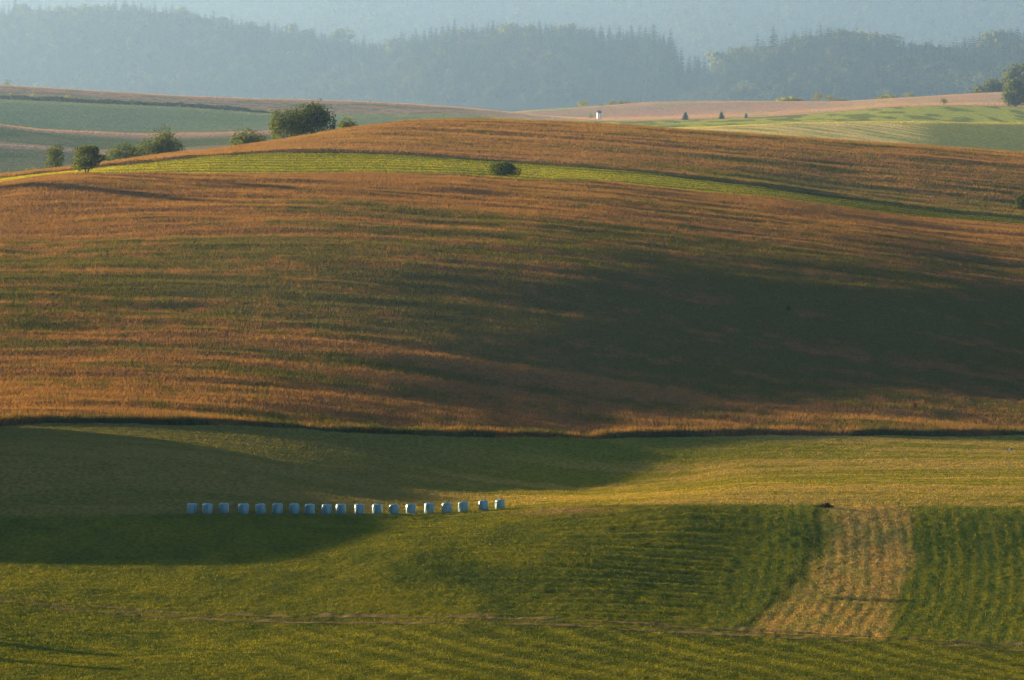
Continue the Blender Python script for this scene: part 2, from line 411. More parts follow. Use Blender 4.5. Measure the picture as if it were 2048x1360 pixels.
def meadow_colour(x, d, u, t):
    n1 = fbm(x / 9, d / 14, 1, 4); n2 = fbm(x / 2.2, d / 5, 2, 3)
    n3 = fbm(x / 30, d / 6.5, 4, 3)
    base = mix(GREEN * 1.25, CUT, sstep(.25, .7, n1 * .6 + n2 * .4))
    rightgreen = sstep(900, 1350, u) * sstep(T['track'] - .05, T['track'] + .1, t)
    across = np.abs(2 * ((d / 5.2 + 1.1 * (fbm(x / 14, d / 45, 3, 1) - .5)) % 1) - 1)
    side = sstep(1380, 1560, u - (d - 650) * 1.5)
    al = along_lines(x, d)
    across2 = np.abs(2 * ((d / 3.1 + 1.6 * (fbm(x / 22, d / 60, 5, 2) - .5)) % 1) - 1)
    lines = (across * .55 + across2 * .45) * (1 - side) + al * side
    base = mix(base, mix(mix(GREEN * 1.0, GREEN * 1.65, side), mix(CUT * .95, CUT * 1.05, side), sstep(.22, .8, lines * .5 + n2 * .5)), rightgreen * .8)
    low = (1 - sstep(T['track'] - .06, T['track'], t))
    dg = np.abs(2 * (((x * .55 + d * .18) / 2.6 + .9 * (fbm(x / 14, d / 45, 3, 1) - .5)) % 1) - 1)
    base = mix(base, mix(GREEN * 1.0, CUT * 1.1, sstep(.35, .9, dg * .45 + n2 * .3 + n1 * .35)), low * .75 * sstep(300, 900, u))
    # upper part: dried, paler aftermath in long bands
    up = sstep(T['bales'] - .08, T['bales'] + .05, t)
    dryup = mix(CUT * .95, HAY, sstep(.38, .62, n3 * .7 + n2 * .3))
    green_back = sstep(T['mid'] + .2, T['mid'] + .9, t) * (1 - sstep(1300, 1700, u))
    dryup = mix(dryup, GREEN * 1.35, np.clip(green_back, 0, 1) * .75)
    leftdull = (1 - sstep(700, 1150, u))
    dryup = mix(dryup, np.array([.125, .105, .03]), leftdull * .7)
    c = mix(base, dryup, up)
    # dried strip down the slope
    bl = curve([(590, 1462), (612, 1505), (640, 1592), (668, 1645), (702, 1668)], d)
    br = curve([(590, 1768), (612, 1775), (640, 1800), (668, 1826), (702, 1815)], d)
    e = (fbm(x / 2, d / 8, 3, 3) - .5) * 60
    inb = sstep(-26, 30, u + e - bl) * (1 - sstep(-18, 16, u + e * .5 - br)) * (t > T['track']) * (1 - up)
    c = mix(c, mix(HAY * 1.45, STRAW * np.array([1.2, 1.05, .7]), n2) * (.88 + .18 * al[..., None]), inb * (.5 + .5 * sstep(.25, .6, n1 * .4 + n2 * .35 + al * .2)))
    fd = np.interp(u, [1650, 1760, 1850], [637.2, 636.6, 635.6])
    soil = np.exp(-((d - fd) / .5) ** 2) * sstep(1640, 1680, u) * (1 - sstep(1800, 1850, u)) * (t > T['track'])
    c = mix(c, np.array([.06, .04, .02]), soil * .7)
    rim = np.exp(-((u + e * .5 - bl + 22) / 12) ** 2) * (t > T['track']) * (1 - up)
    c = mix(c, DEEP * 1.3, rim * .6)  # shade line left of the strip, painted in dark green
    belly = (1 - sstep(600, 1000, u)) * sstep(T['lap'] - .1, T['lap'] + .3, t) * (1 - up)
    c = mix(c, mix(GREEN * .95, GREEN * 1.3, n2), belly * .6)  # greener tone painted in to deepen the shade below the bales
    # scraped patch near the row of bales
    patch = np.exp(-(((u - 1130) / 90) ** 2 + ((t - (T['bales'] - .22)) / .12) ** 2))
    c = mix(c, np.array([.27, .16, .055]), np.clip(patch * .8, 0, 1))
    return c, inb

def strip_colour(x, d, u, t):
    s = (t - T['strip'])
    n = fbm(x / 18, d / 5, 2, 3)
    y = 1 - sstep(1100, 1900, u)
    lines = s * curve([(0, 3), (700, 9), (1200, 7), (2048, 3)], u) + .8 * (fbm(x / 14, d / 45, 3, 1) - .5)
    lines = np.abs(2 * (lines - np.floor(lines)) - 1)
    c = mix(GREEN * 1.0, np.array([.30, .27, .022]), np.clip(y * (.15 + sstep(.25, .75, lines * .8 + n * .25) * .85) * (1 - .55 * sstep(.55, .9, s)), 0, 1))
    return mix(c, DEEP * 1.2, sstep(.90, .97, s))  # shaded foot of the upper bank, painted in as a dark line

def far_colour(x, d, u, t):
    n1 = fbm(x / 40, d / 30, 1, 4); n2 = fbm(x / 5, d / 12, 3, 3)
    c = np.zeros(x.shape + (3,)) + GREEN * 1.2
    lf = 1 - sstep(900, 1050, u)
    # left: terraces of grass and brown banks
    left = mix(GREEN * 1.1, np.array([.125, .11, .03]), sstep(.4, .7, n1))
    brown = mix(PINK * .8, PINK * .6, n2)
    w1 = sstep(T['f1'] - .28 + .1 * (n1 - .5), T['f1'] - .18, t) * (1 - sstep(T['f1b'] + .25, T['f1b'] + .32, t)) * (.55 + .45 * sstep(.4, .6, n1))
    w2 = sstep(T['f2'] - .22 + .22 * sstep(120, 300, u) * -1, T['f2'] - .1, t) * (1 - sstep(T['f2b'] + .02, T['f2b'] + .1, t))
    left = mix(left, brown, np.clip(w1, 0, 1) * (1 - sstep(420, 520, u)))
    left = mix(left, brown, np.clip(w2, 0, 1) * (1 - sstep(500, 620, u)))
    grey = sstep(T['f2b'] + .05, T['f2b'] + .15, t)
    left = mix(left, mix(np.array([.105, .15, .045]), np.array([.15, .16, .085]), n1), grey)
    top = sstep(T['line'] - .05, T['line'] + .05, t)
    left = mix(left, mix(np.array([.13, .12, .045]), PINK * .75, sstep(.35, .6, n1 * .5 + n2 * .5)), top)
    rim = sstep(T['c'] - .3, T['c'] - .05, t)
    left = mix(left, PINK, rim * .8)  # rim light on the crest, put into the colour as pink
    # right: green field, stubble, pink meadow
    rn = vnoise(x / 3.2 + .05 * (d - 2000), d / 160, 4)
    stub = mix(np.array([.46, .33, .10]), np.array([.20, .20, .04]), sstep(.35, .75, rn))
    dark_green = mix(GREEN * 1.3, GREEN * 1.0, n2)  # mottled green for the far right end of the field
    right = mix(mix(dark_green * 1.25, stub, .18 + .3 * sstep(.55, .75, rn)), stub, 1 - sstep(1800, 1890, u + 60 * (n2 - .5)))
    g2 = sstep(T['f2'] - .3, T['f2'] - .08, t + .1 * (n1 - .5)) * .8
    right = mix(right, np.array([.32, .28, .04]), g2)
    g3 = sstep(T['f2b'], T['f2b'] + .1, t)
    patchy = mix(np.array([.26, .26, .035]), GREEN * 1.7, sstep(.45, .6, vnoise(x / 9, d / 90, 5) * .6 + n1 * .4))
    right = mix(right, patchy, g3)
    g4 = sstep(T['line'] - .02, T['line'] + .04, t)
    right = mix(right, mix(PINK * .95, np.array([.26, .22, .11]), sstep(.52, .66, n1)), g4)
    right = mix(right, BROWN * 1.1, np.exp(-((t - T['line']) / .06) ** 2))
    c = left * lf[..., None] + right * (1 - lf)[..., None]
    c = c * 1.35
    return c

def forest_floor(x, d, u, t):
    n1 = fbm(x / 60, d / 60, 1, 3)
    c = mix(np.array([.030, .042, .018]), np.array([.05, .06, .02]), n1)
    val = 1 - sstep(T['vale'] + .2, T['vale'] + .8, t)
    return mix(c, np.array([.11, .12, .04]), val)

def sheet(name, j0, j1, colour, material, label, cat):
    sl_ = slice(j0, j1 + 1)
    x, d, z, u, t = GX[sl_], GD[sl_], GZ[sl_], UU[sl_], TT[sl_]
    c = colour(x, d, u, t)
    if isinstance(c, tuple): c = c[0]
    n, mcol = x.shape
    idx = np.arange(n * mcol).reshape(n, mcol)
    F = np.stack([idx[:-1, :-1], idx[:-1, 1:], idx[1:, 1:], idx[1:, :-1]], -1).reshape(-1, 4)
    V = np.stack([x, d, z], -1).reshape(-1, 3)
    me = mesh_from(name, V, F, material, c.reshape(-1, 3), smooth=True)
    return put(name, me, label=label, cat=cat, kind='structure')

def gr(name):
    return int(np.nonzero(GT == T[name])[0][0])

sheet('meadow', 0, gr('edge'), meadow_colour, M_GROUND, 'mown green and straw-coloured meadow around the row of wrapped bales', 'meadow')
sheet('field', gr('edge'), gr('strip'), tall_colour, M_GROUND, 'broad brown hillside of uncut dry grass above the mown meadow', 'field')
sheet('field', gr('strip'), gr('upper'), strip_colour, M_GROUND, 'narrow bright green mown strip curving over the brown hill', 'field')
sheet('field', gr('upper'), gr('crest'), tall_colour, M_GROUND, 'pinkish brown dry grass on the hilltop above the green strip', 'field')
sheet('fields', gr('crest'), gr('vale'), far_colour, M_FAR, 'patchwork of hazy far fields between the brown hilltop and the forest', 'fields')
sheet('hills', gr('vale'), NR - 1, forest_floor, M_FAR, 'hazy forest covered hills closing the view', 'hills')

# the slope the picture is taken from, and the wide country around, so that the land has no edge
def ground_base():
    ys = np.array([-60, -20, 0, 30, 90, 180, 280, 382.0]); zs = np.array([-2, -1.9, -1.8, -4, -14, -27, -40, -47.0])
    xs = np.linspace(-60, 60, 41)
    edge = np.array([z_world(x, 381.0) if abs(x) < 50 else np.nan for x in xs])
    X, Y = np.meshgrid(xs, ys)
    Z = np.repeat(zs[:, None], len(xs), 1) + .4 * (fbm(X / 20 + 5, Y / 20 + 3, 2, 3) - .5)
    Z[-1] = np.where(np.isnan(edge), -47, edge) - .05
    idx = np.arange(X.size).reshape(X.shape)
    F = np.stack([idx[:-1, :-1], idx[:-1, 1:], idx[1:, 1:], idx[1:, :-1]], -1).reshape(-1, 4)
    V = np.stack([X, Y, Z], -1).reshape(-1, 3)
    me = mesh_from('slope', V, F, M_GROUND, np.tile(CUT, (len(V), 1)), smooth=True)
    put('slope', me, label='grassy slope the picture is taken from', cat='slope', kind='structure')
ground_base()

# hill added outside the frame on the left to shade the near valley air
def shade_hill():
    xs = np.linspace(-420, -50, 90); ys = np.linspace(-260, 690, 150)
    X, Y = np.meshgrid(xs, ys)
    base = np.interp(Y, [-260, 0, 90, 180, 280, 382, 700], [-8, -3, -15, -28, -41, -49, -52]) - 1.5
    crest = np.interp(Y, [-260, 60, 200, 400, 590, 690], [34, 32, 24, 15, 8, 4])
    e = np.maximum(Y - 528, 0)
    cx = -165 + 22 * (fbm(Y / 160, Y * 0 + 4, 3, 2) - .5)
    g = np.exp(-((X - cx) / np.where(X > cx, 48, 110)) ** 2 - (e / 24) ** 2)
    Z = base + np.maximum(crest - base, 0) * g + 1.2 * (fbm(X / 25 + 9, Y / 25 + 4, 2, 3) - .5) * g - 14 * sstep(-75, -52, X)
    idx = np.arange(X.size).reshape(X.shape)
    F = np.stack([idx[:-1, :-1], idx[:-1, 1:], idx[1:, 1:], idx[1:, :-1]], -1).reshape(-1, 4)
    V = np.stack([X, Y, Z], -1).reshape(-1, 3)
    me = mesh_from('hill', V, F, M_GROUND, mix(CUT, BROWN, fbm(V[:, 0] / 30, V[:, 1] / 30, 1, 3)), smooth=True)
    put('hill', me, label='added long hill outside the picture, shading the air before the camera', cat='hill', kind='structure')
shade_hill()

# farm track: two wheel ruts of worn earth, laid just above the meadow
def track():
    m = solid('worn_earth', (.12, .088, .038), 1.0, .4, .8, 0)
    u = np.arange(-150, 2200, 3.0)
    dc = curve(TRACK_D, u)
    V, F = [], []
    for off, w in ((-3.2, .9), (1.8, 1.0)):
        base = len(V) * 0 + sum(len(a) for a in V)
        rows = []
        wig = (fbm(u / 60, u * 0 + off, 3, 3) - .5) * 2
        for s in (-1.0, -.33, .33, 1.0):
            d = dc + off + s * (w + .9 * wig - .25) + wig * 1.1
            p = at_ud(u, d); p[:, 2] += .035
            rows.append(p)
        V.append(np.concatenate(rows))
        n = len(u)
        for k in range(3):
            i = base + k * n + np.arange(n - 1)
            F.append(np.stack([i, i + 1, i + 1 + n, i + n], -1))
    me = mesh_from('track', np.concatenate(V), np.concatenate(F), m, smooth=True)
    put('track', me, label='pair of worn earth wheel ruts crossing the lower meadow', cat='track', kind='structure')
track()

# ------------------------------------------------------------------ standing grass
def blades(name, row_a, row_b, per_m2, hgt, wid, colour, label, boost=1.0, u0=-160, u1=2210, keep=None, cat='grass'):
    ja, jb = gr(row_a), gr(row_b)
    uu = np.linspace(u0, u1, 60)
    i, f = col_index(uu)
    da, db = GD[ja, i], GD[jb, i]
    area = np.mean((db ** 2 - da ** 2) / 2) * PX * (u1 - u0)
    n = int(area * per_m2)
    u = rng.uniform(u0, u1, n)
    i, f = col_index(u)
    da = GD[ja, i] * (1 - f) + GD[ja, i + 1] * f; db = GD[jb, i] * (1 - f) + GD[jb, i + 1] * f
    d = np.sqrt(da ** 2 + (db ** 2 - da ** 2) * rng.random(n))
    r = row_of_d(u, d)
    t = np.interp(r, np.arange(NR), GT)
    x, y, z = at_ut(u, r)
    if keep is not None:
        k = rng.random(n) < keep(x, d, u, t)
        u, d, r, t, x, y, z = [a[k] for a in (u, d, r, t, x, y, z)]; n = len(u)
    c = colour(x, d, u, t)
    if isinstance(c, tuple): c = c[0]
    clump = fbm(x / 1.6, d / 2.4, 5, 2)
    h = hgt * (.55 + .9 * rng.random(n)) * (.7 + .6 * clump)
    w = wid * (.6 + .8 * rng.random(n))
    a = rng.uniform(0, 2 * np.pi, n)
    lean = rng.normal(0, .28, (n, 2)) + np.array([.16, -.08])
    ca, sa = np.cos(a) * w / 2, np.sin(a) * w / 2
    V = np.empty((n, 3, 3), np.float32)
    V[:, 0] = np.stack([x - ca, y - sa, z - .03], -1)
    V[:, 1] = np.stack([x + ca, y + sa, z - .03], -1)
    V[:, 2] = np.stack([x + lean[:, 0] * h, y + lean[:, 1] * h, z + h], -1)
    c = c * boost * (.82 + .36 * rng.random((n, 1)))
    me = mesh_from(name, V.reshape(-1, 3), np.arange(n * 3).reshape(-1, 3), M_BLADE, np.repeat(c, 3, 0))
    return put(name, me, label=label, cat=cat, kind='stuff')

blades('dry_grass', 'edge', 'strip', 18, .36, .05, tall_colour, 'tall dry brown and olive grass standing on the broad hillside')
blades('dry_grass', 'upper', 'crest', 10, .36, .075, tall_colour, 'tall pinkish dry grass standing on the hilltop above the green strip')
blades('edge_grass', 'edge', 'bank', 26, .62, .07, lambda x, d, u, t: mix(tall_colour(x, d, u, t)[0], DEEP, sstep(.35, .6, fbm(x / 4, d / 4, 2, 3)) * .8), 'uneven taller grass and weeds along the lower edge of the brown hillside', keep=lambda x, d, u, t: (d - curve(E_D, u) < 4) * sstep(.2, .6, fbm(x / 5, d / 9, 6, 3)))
blades('short_grass', 'low', 'edge', 11, .11, .04, meadow_colour, 'short mown grass and stubble of the lower meadow')
blades('short_grass', 'strip', 'upper', 7, .16, .09, strip_colour, 'short bright grass of the narrow mown strip over the hill')
blades('meadow_grass', 'f1a', 'd', .30, .38, .30, lambda *a: far_colour(*a) * .62, 'grass standing on the hazy far fields', keep=lambda x, d, u, t: .30 + .28 * ((abs(t - T['c']) < .4) | (abs(t - T['d']) < .35) | (abs(t - T['f1']) < .25) | (abs(t - T['f2']) < .25)))

# ------------------------------------------------------------------ trees and shrubs
def cards(P, N, size, r, flat=.5):
    """leaf clusters: a small quad at every point of P, roughly facing out along N"""
    n = len(P)
    nn = N + r.normal(0, 1, (n, 3)) * flat
    nn /= np.linalg.norm(nn, axis=1)[:, None] + 1e-9
    a = np.cross(nn, r.normal(0, 1, (n, 3))); a /= np.linalg.norm(a, axis=1)[:, None] + 1e-9
    b = np.cross(nn, a)
    s = size * (.55 + .9 * r.random((n, 1)))
    e = .6 + .5 * r.random((n, 1))
    V = np.stack([P - a * s, P - b * s * e, P + a * s, P + b * s * e], 1).reshape(-1, 3)
    return V, np.arange(4 * n).reshape(-1, 4)

def tube(pts, rad, sides=6):
    pts = np.asarray(pts, float); V, F = [], []
    for i, p in enumerate(pts):
        t = pts[min(i + 1, len(pts) - 1)] - pts[max(i - 1, 0)]; t /= np.linalg.norm(t)
        a = np.cross(t, [0.3, 1, .1]); a /= np.linalg.norm(a); b = np.cross(t, a)
        for k in range(sides):
            q = 2 * math.pi * k / sides
            V.append(p + (a * math.cos(q) + b * math.sin(q)) * rad[i])
    for i in range(len(pts) - 1):
        for k in range(sides):
            F.append([i * sides + k, i * sides + (k + 1) % sides, (i + 1) * sides + (k + 1) % sides, (i + 1) * sides + k])
    return np.array(V), np.array(F)

def join(parts):
    V, F, o = [], [], 0
    for v, f in parts:
        V.append(v); F.append(f + o); o += len(v)
    return np.concatenate(V), np.concatenate(F)

def crown_points(lobes, n, r):
    """points through the volume of a set of ellipsoids (centre, radii), denser near the outside, broken into clumps"""
    vol = np.array([l[1][0] * l[1][1] * l[1][2] for l in lobes]) ** .7
    k = r.choice(len(lobes), n, p=vol / vol.sum())
    c = np.array([l[0] for l in lobes])[k]; q = np.array([l[1] for l in lobes])[k]
    dv = r.normal(0, 1, (n, 3)); dv /= np.linalg.norm(dv, axis=1)[:, None]
    clump = vnoise(dv[:, 0] * 2.6 + k * 3.7 + 50, dv[:, 1] * 2.6 + dv[:, 2] * 2.1 + 50, 2)
    rad = (.45 + .55 * r.random(n) ** .45) * (.78 + .5 * clump)
    return c + dv * q * rad[:, None], dv

def leafy_plant(name, base, h, w, kind, leaf, label, cat, seed, trunk=.18, group=None, n=1800, size=None, depth=.9, stems=1, spiky=0.0, lob=9):
    """a tree or shrub of height h and width w standing at base"""
    r = np.random.default_rng(seed)
    root = empty(name, base, label, cat, group)
    th = h * trunk
    parts = []
    ch = h - th
    lobes = []
    if kind == 'dome':           # shrub: a low dome to the ground
        for i in range(lob):
            a = r.uniform(0, 2 * math.pi); q = r.uniform(.0, .62) ** .7
            lobes.append(((math.cos(a) * q * w / 2, math.sin(a) * q * w / 2 * depth, h * (.18 + .5 * (1 - q * 1.1) * r.uniform(.75, 1.15))),
                          (w * r.uniform(.11, .27), w * r.uniform(.13, .27), h * r.uniform(.20, .40))))
        lobes.append(((r.normal(0, w * .06), 0, h * .32), (w * .34, w * .34 * depth, h * .32)))
    elif kind == 'column':
        for i in range(lob):
            f = (i + .5) / lob
            lobes.append(((r.normal(0, w * .10), r.normal(0, w * .10), th + ch * f * .92), (w * r.uniform(.26, .40), w * r.uniform(.26, .38), ch * .20)))
    else:                        # oval crown on a stem
        for i in range(lob):
            a = r.uniform(0, 2 * math.pi); q = r.uniform(.2, .68); f = r.uniform(.12, .85)
            e = math.sin(math.pi * (.15 + .75 * f))
            lobes.append(((math.cos(a) * q * w / 2 * e, math.sin(a) * q * w / 2 * e, th + ch * f), (w * r.uniform(.16, .25), w * r.uniform(.16, .25), ch * r.uniform(.13, .2))))
        lobes.append(((0, 0, th + ch * .5), (w * .34, w * .34, ch * .38)))
    P, N = crown_points(lobes, n, r)
    P[:, 2] = np.where(P[:, 2] < .04 * h, .04 * h + r.random(n) * .1 * h, P[:, 2])
    if kind != 'oval':
        P[:, 2] = np.minimum(P[:, 2], h * (1.02 + .03 * r.normal(0, 1, n)))
    else:
        z0, z1 = np.percentile(P[:, 2], (1, 98))
        P[:, 2] = np.minimum(th * .85 + (P[:, 2] - z0) / (z1 - z0) * (h - th * .85), h * (1 + .02 * r.normal(0, 1, n)))
    lim = w / 2 / max(np.percentile(abs(P[:, 0]), 99), 1e-3)
    P[:, :2] *= lim
    if kind == 'dome':
        P[:, 2] *= h / np.percentile(P[:, 2], 99)
    N = N * .8 + np.array([0, 0, .35])
    size = size or w * .035
    V, F = cards(P, N, size, r, .7)
    if spiky:                    # upright shoots poking out of the top
        m = int(26 * spiky)
        top = P[np.argsort(-(P[:, 2] + r.normal(0, h * .18, n)))[:m]]
        S = np.concatenate([top + np.array([0, 0, 1]) * (j * size * .9) + r.normal(0, size * .4, (m, 3)) for j in range(5)])
        V2, F2 = cards(S, np.tile([0.2, 0, .4], (len(S), 1)), size * .75, r, .9)
        V, F = join([(V, F), (V2, F2)])
    put('crown', mesh_from('crown', V, F, leaf), parent=root)
    tr = []
    for s in range(stems):
        a = r.uniform(0, 2 * math.pi) if stems > 1 else 0
        sp = w * .07 * (stems > 1)
        tw = h * .022 * (1.15 if stems == 1 else .8)
        b = np.array([math.cos(a) * sp * .4, math.sin(a) * sp * .4, -.15])
        m_ = np.array([math.cos(a) * sp * 2.0 + r.normal(0, w * .02), math.sin(a) * sp * 2.0, th * 1.2 + .1 * h])
        e = np.array([math.cos(a) * sp * 3.2, math.sin(a) * sp * 3.2, h * .72])
        tr.append(tube([b, b * .6 + m_ * .4, m_, e], [tw, tw * .85, tw * .65, tw * .15]))
    for i in range(5):
        a = r.uniform(0, 2 * math.pi)
        z0 = th + ch * r.uniform(.05, .45)
        tr.append(tube([(0, 0, z0), (math.cos(a) * w * .18, math.sin(a) * w * .18, z0 + h * .12), (math.cos(a) * w * .33, math.sin(a) * w * .33, z0 + h * .2)], [h * .011, h * .008, h * .003], 5))
    V, F = join(tr)
    put('trunk', mesh_from('trunk', V, F, M_BARK, smooth=True), parent=root)
    return root

def px_size(d, px):
    return d * PX * px

def top_h(p, vtop):
    return float(p[1] * ray_z(vtop) - p[2])

def plant(name, u, w_px, vtop, v=None, d=None, **k):
    p = ground(u, v, d)
    h = top_h(p, vtop); w = px_size(p[1], w_px)
    if p[1] > 2000: k['size'] = w * .038
    return leafy_plant(name, p, h, w, **k)

plant('tree', 173, 62, 292, v=347, kind='oval', leaf=M_LEAF_MID, label='lone round-crowned tree on several thin stems at the edge of the bright strip', cat='tree', seed=11, stems=5, trunk=.2, n=4200, size=.15, lob=16)
plant('tree', 110, 40, 291, d=1490, kind='column', leaf=M_LEAF_MID, label='slim pale tree behind the lone round-crowned tree', cat='tree', seed=12, trunk=.05, n=2600, size=.16, lob=8)
plant('shrub', 62, 62, 336, d=1450, kind='dome', leaf=M_LEAF_LIGHT, label='low yellowish shrub at the foot of the slim pale tree', cat='shrub', seed=13, trunk=.02, n=900, size=.16)
plant('shrub', 246, 100, 292, d=1480, kind='dome', leaf=M_LEAF_MID, label='low spreading shrub beside the taller yellow-topped bush', cat='shrub', seed=14, trunk=.03, n=2800, size=.19, spiky=1)
plant('bush', 325, 108, 266, d=1500, kind='dome', leaf=M_LEAF_MID, label='wide bush with a ragged top of thin twigs behind the brown crest', cat='bush', seed=15, trunk=.03, n=4500, size=.2, spiky=2.2, lob=13)
plant('bush', 490, 82, 259, d=1640, kind='dome', leaf=M_LEAF_MID, label='rounded bush between the ragged bush and the largest dark bush', cat='bush', seed=16, trunk=.03, n=3000, size=.2, lob=11)
plant('bush', 568, 66, 222, d=1465, kind='dome', leaf=M_LEAF_MID, label='spiky sunlit bush growing against the largest dark bush', cat='bush', seed=17, trunk=.02, n=3400, size=.18, spiky=1.6, lob=12)
plant('bush', 622, 108, 210, d=1470, kind='dome', leaf=M_LEAF_DARK, label='largest dark rounded bush standing on the crest of the brown hill', cat='bush', seed=18, trunk=.02, n=6500, size=.2, spiky=.6, lob=15)
plant('shrub', 696, 40, 239, d=1480, kind='dome', leaf=M_LEAF_MID, label='small twiggy shrub just past the largest dark bush', cat='shrub', seed=19, trunk=.03, n=900, size=.16, spiky=.7)
plant('bush', 1007, 61, 325, v=353, kind='dome', leaf=M_LEAF_DARK, label='lone dark dome-shaped bush beside the green strip', cat='bush', seed=20, trunk=.02, n=4500, size=.13, lob=14)
plant('tree', 1887, 15, 197, v=211, kind='oval', leaf=M_LEAF_MID, label='tiny lone tree on the edge of the pink meadow', cat='tree', seed=21, trunk=.12, n=700, size=.2)
plant('tree', 2031, 54, 160, v=213, kind='oval', leaf=M_LEAF_MID, label='leafy tree with open crown on the pink meadow at the frame edge', cat='tree', seed=22, trunk=.10, n=3600, size=.34, stems=3, lob=15)
plant('tree', 1983, 76, 160, d=6464, kind='dome', leaf=M_LEAF_MID, label='low sunlit round tree behind the pink meadow crest', cat='tree', seed=23, trunk=.05, n=2400, size=.5)
plant('tree', 2034, 84, 132, d=6577, kind='dome', leaf=M_LEAF_MID, label='tall sunlit round tree behind the leafy tree with open crown', cat='tree', seed=24, trunk=.05, n=2800, size=.55)
plant('bush', 2052, 44, 388, d=1300, kind='dome', leaf=M_LEAF_DARK, label='dark bush at the end of the green strip, cut by the frame', cat='bush', seed=25, trunk=.02, n=2400, size=.16)
for i, (u, w, vt, lb) in enumerate([
        (1168, 27, 200, 'sunlit shrub on the far crest before the forest, nearest the white hut'),
        (1201, 14, 207, 'smallest shrub on the far crest above the white hut'),
        (1223, 23, 201, 'round shrub on the far crest just past the smallest one'),
        (1247, 30, 202, 'wide low shrub on the far crest above the white hut'),
        (1272, 24, 205, 'flat shrub ending the run of shrubs above the white hut'),
        (1583, 62, 194, 'long low shrub on the far crest before the tall round one'),
        (1638, 26, 185, 'tallest round shrub on the far crest of the pink meadow'),
        (1662, 24, 190, 'round shrub leaning against the tallest one on the far crest'),
        (1686, 28, 198, 'flat trailing shrub past the tallest round one on the far crest'),
        (1776, 42, 188, 'wide shrub on the far crest, first of an isolated pair'),
        (1816, 22, 185, 'upright shrub on the far crest, second of an isolated pair')]):
    plant('shrub', u, w, vt, d=6219, kind='dome', leaf=M_LEAF_LIGHT, label=lb, cat='shrub', seed=40 + i, trunk=.03, n=420, size=.34, group='shrubs on the far crest')
plant('shrub', 1181, 13, 226, d=5349, kind='dome', leaf=M_LEAF_MID, label='small rusty shrub beside the white hut', cat='shrub', seed=60, trunk=.04, n=260, size=.22)
plant('tree', 15, 15, 158, d=5405, kind='column', leaf=M_LEAF_MID, label='small blurred tree on the skyline of the hedged field', cat='tree', seed=61, trunk=.08, n=400, size=.25, lob=5)
for i, (u, w, vt, lb) in enumerate([
        (22, 14, 184, 'low round shrub at the frame edge above the dark hedge'),
        (66, 20, 184, 'yellow shrub rising from the dark hedge near the frame edge'),
        (139, 27, 190, 'largest yellow shrub rising from the dark hedge'),
        (378, 16, 209, 'small shrub midway along the dark hedge'),
        (474, 16, 213, 'first of three little shrubs near the end of the dark hedge'),
        (505, 15, 215, 'middle one of three little shrubs near the end of the dark hedge'),
        (539, 15, 217, 'last little shrub at the very end of the dark hedge')]):
    plant('shrub', u, w, vt, d=4942, kind='dome', leaf=M_LEAF_LIGHT, label=lb, cat='shrub', seed=70 + i, trunk=.03, n=260, size=.3, group='shrubs along the dark hedge')

def hedge():
    u = rng.uniform(-160, 585, 9000)
    d = 4892 + rng.normal(0, 2.8, len(u))
    p = at_ud(u, d)
    hh = 2.9 * (1 - sstep(440, 585, u)) + .25
    hh = hh * (.7 + .6 * vnoise(u / 12, u * 0, 3))
    p[:, 2] += rng.random(len(u)) ** .8 * hh
    V, F = cards(p, np.tile([0, -.3, .6], (len(u), 1)), .62, rng, .8)
    put('hedge', mesh_from('hedge', V, F, M_LEAF_DARK), label='long low dark hedge crossing the far field', cat='hedge')
hedge()

# spruces
def spruce_mesh(h, w, n_wh, per, seed, blade=.5):
    r = np.random.default_rng(seed)
    V, F = [], []
    k = 0
    for i in range(n_wh):
        f = (i + .3 * r.random()) / n_wh
        z = h * (.05 + .93 * f)
        L = w / 2 * (1 - f) ** .62 * (1.02 + .1 * math.sin(i * 2.4)) + .05 * w
        for j in range(per):
            a = r.uniform(0, 2 * math.pi); l = L * r.uniform(.65, 1.12)
            ca, sa = math.cos(a), math.sin(a)
            bw = max(blade * l, .03 * h * (1 - f) + .012 * h)
            dz = -l * r.uniform(.25, .55) + .0
            p0 = np.array([0, 0, z + l * .12]); p1 = np.array([ca * l, sa * l, z + dz])
            sd = np.array([-sa, ca, 0]) * bw * .5
            mid = (p0 * .45 + p1 * .55) + np.array([0, 0, .05 * l])
            V += [p0, mid - sd + np.array([0, 0, -.1 * l]), p1, mid + sd + np.array([0, 0, -.1 * l])]
            F.append([k, k + 1, k + 2, k + 3]); k += 4
    return np.array(V), np.array(F)

for i, (u, v, w, vt, lb) in enumerate([(1371, 238, 15, 222, 'largest of three small spruces beside the hazy green field'),
                                      (1443, 236, 14, 221, 'middle one of three small spruces beside the hazy green field'),
                                      (1492, 233, 8, 225, 'smallest of three small spruces beside the hazy green field')]):
    p = ground(u, d=4872)
    h = top_h(p, vt); root = empty('spruce_tree', p, lb, 'tree', 'three small spruces by the green field')
    Vs, Fs = spruce_mesh(h, px_size(p[1], w) * 1.25, 13, 15, 80 + i, .5)
    put('crown', mesh_from('crown', Vs, Fs, M_NEEDLE), parent=root)
    Vt, Ft = tube([(0, 0, -.2), (0, 0, h * .5), (0, 0, h * .97)], [h * .025, h * .018, h * .004])
    put('trunk', mesh_from('trunk', Vt, Ft, M_BARK, smooth=True), parent=root)

# trees outside the frame whose shadows fall into it
for i, (x, y, h, w) in enumerate([(-116, 1148, 10.0, 7.5), (-64, 601, 4.6, 3.0), (-62, 586, 4.8, 3.2)]):
    z = z_world(x, y)
    leafy_plant('tree', (x, y, z), h, w, 'oval', M_LEAF_MID, ['rounded tree growing outside the frame beside the brown hillside', 'young tree outside the frame by the track, farther from the viewer', 'young tree outside the frame by the track, nearer to the viewer'][i], 'tree', 30 + i, n=3600, size=.034 * w, trunk=.12)

